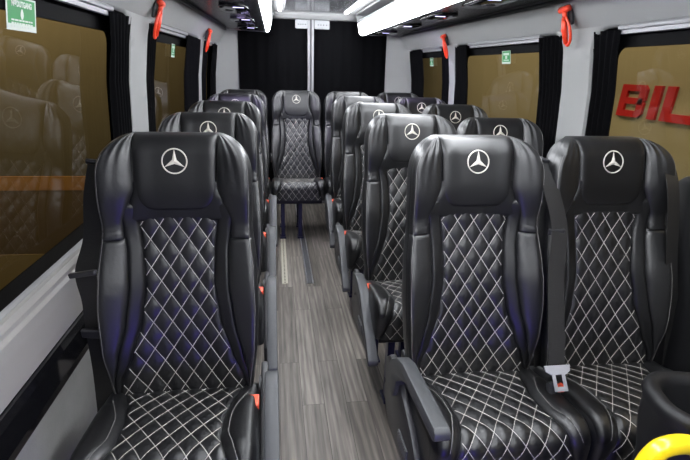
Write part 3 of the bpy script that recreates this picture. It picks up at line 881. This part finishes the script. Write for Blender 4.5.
mb.tube([Vector(p)-Vector((.37,.63,.55)) for p in g], .0185, 18)
h = tag(mb.build('grab_handle', M['yellow'], None, True, (.37,.63,.55)), 'bright yellow tubular grab handle in front of the black console, bottom right corner', 'grab handle')
mb = MB(); mb.tube([(-.085,.02,-.55),(-.085,.02,.0)], .0150, 18); mb.tube([(-.085,.02,-.55),(-.085,.02,-.54)], .035, 18); mb.build('handle_post', M['yellow'], h, True)

# ------------------------------------------------------------------ outside
oliv = mat('olive_render_wall', (.138,.113,.060), .9, bump=(6,.2,.01), var=(1.2,(.12,.095,.046)))
tan = mat('tan_render_wall', (.31,.262,.150), .9, bump=(6,.2,.01), var=(1.0,(.28,.235,.132)))
YE = 5.9; ZS = (.16, -.005, -.79)
mb = MB(); mb.box((-9,YE,-1.6),(-1.06,YE+.1,4.5)); ol = mb.build('wall_outside_left', oliv); tag(ol, kind='structure')
for nm, z0, z1, mm, dd in (('stripe_band', ZS[1], ZS[0], mat('orange_paint_band', (.42,.20,.035), .8, bump=(6,.1,.01)), .015), ('dado_band', ZS[2], ZS[1], mat('brown_paint', (.15,.098,.030), .9, bump=(6,.1,.01)), .010), ("plinth_band", -1.6, ZS[2], mat('ochre_plinth', (.36,.26,.085), .9, bump=(6,.1,.01)), .02)):
    mb = MB(); mb.box((-9,YE-dd,z0),(-1.06,YE,z1)); mb.build(nm, mm, ol)
mb = MB(); mb.box((2.62,-4,-1.6),(2.70,14,4.5)); tag(mb.build('wall_outside_right', tan), kind='structure')
# raised red sign letters B I L on the right-hand wall outside (italic block letters)
def letter(polys, ye, name, label):
    """2D outlines in letter space x right (towards smaller y), z up"""
    mb = MB()
    for poly in polys:
        mb.prism([(ye - (px + .10*pz), 1.10 + pz) for px, pz in poly], 'x', 2.597, 2.619)
    tag(mb.build(name, M['signred']), label, 'sign letter', 'red raised letters on the outside wall')
H = .262; tk = .052; sx = .30
letter([[(0,0),(.075,0),(.075,H),(0,H)], [(.075,0),(sx-.04,0),(sx,.035),(sx,.06),(sx-.001,tk),(.075,tk)], [(.075,H-tk),(sx,H-tk),(sx,H-.03),(sx-.035,H),(.075,H)],
        [(.075,H/2-tk/2),(sx-.02,H/2-tk/2),(sx-.02,H/2+tk/2),(.075,H/2+tk/2)], [(sx-.078,.05),(sx,.05),(sx,H/2-.012),(sx-.02,H/2),(sx-.078,H/2)], [(sx-.078,H/2),(sx-.02,H/2),(sx,H/2+.012),(sx,H-.05),(sx-.078,H-.05)]],
       4.035, 'sign_letter', 'raised red letter B on the tan wall outside the near right window')
letter([[(0,0),(.085,0),(.085,H),(0,H)]], 3.665, 'sign_letter', 'raised red letter I between B and L on the tan wall outside')
letter([[(0,0),(.085,0),(.085,H),(0,H)], [(.085,0),(.33,0),(.33,.062),(.085,.062)]], 3.525, 'sign_letter', 'raised red letter L, last one visible on the tan wall outside')
mb = MB(); mb.box((-9,-4,-1.65),(2.7,14,-1.6)); tag(mb.build('ground', mat('dark_paving', (.08,.075,.065), .9, bump=(8,.2,.01))), kind='structure')

# ------------------------------------------------------------------ lights
def area(name, loc, target, size, size_y, power, color):
    l = bpy.data.lights.new(name, 'AREA'); l.shape = 'RECTANGLE'; l.size = size; l.size_y = size_y; l.energy = power; l.color = color
    o = bpy.data.objects.new(name, l); COL.objects.link(o); o.location = loc
    o.rotation_euler = (Vector(target)-Vector(loc)).to_track_quat('-Z', 'Y').to_euler()
    return o
area('outside_fill_left', (-4.2, 4.9, 2.7), (-4.2, 5.9, 2.2), 6, .25, 110, (1,.86,.62))  # added fill light, out of view, brightens the olive wall outside
area('outside_fill_right', (1.35, 4.2, 2.9), (2.62, 4.4, 1.2), 9, .25, 115, (1,.88,.66))  # added fill light above the windows, unseen, brightens the tan wall
area('front_cabin_lamp', (-.10, -.55, 1.86), (.0, 1.6, .55), .7, .35, 6.5, (.95,.97,1))
area('blue_dash_lamp', (-.16, .05, .34), (-.30, 1.6, 1.0), .25, .12, 3.2, (.12,.06,1.0))
area('violet_rear_lamp_left', (-.62, 3.6, 1.71), (-.66, 4.3, 1.2), .15, 1.0, 3.5, (.62,.50,1))
area('violet_rear_lamp_right', (.64, 3.9, 1.71), (.72, 4.3, 1.2), .15, 1.0, 3.5, (.62,.50,1))
w = bpy.data.worlds.new('dim_surroundings'); SC.world = w; w.use_nodes = True
w.node_tree.nodes['Background'].inputs['Color'].default_value = (.55,.58,.65,1); w.node_tree.nodes['Background'].inputs['Strength'].default_value = .06
SC.view_settings.view_transform = 'Standard'; SC.view_settings.look = 'None'; SC.view_settings.exposure = 0
SC.cycles.use_denoising = True
SC.cycles.max_bounces = 8; SC.cycles.transparent_max_bounces = 12; SC.cycles.sample_clamp_indirect = 4
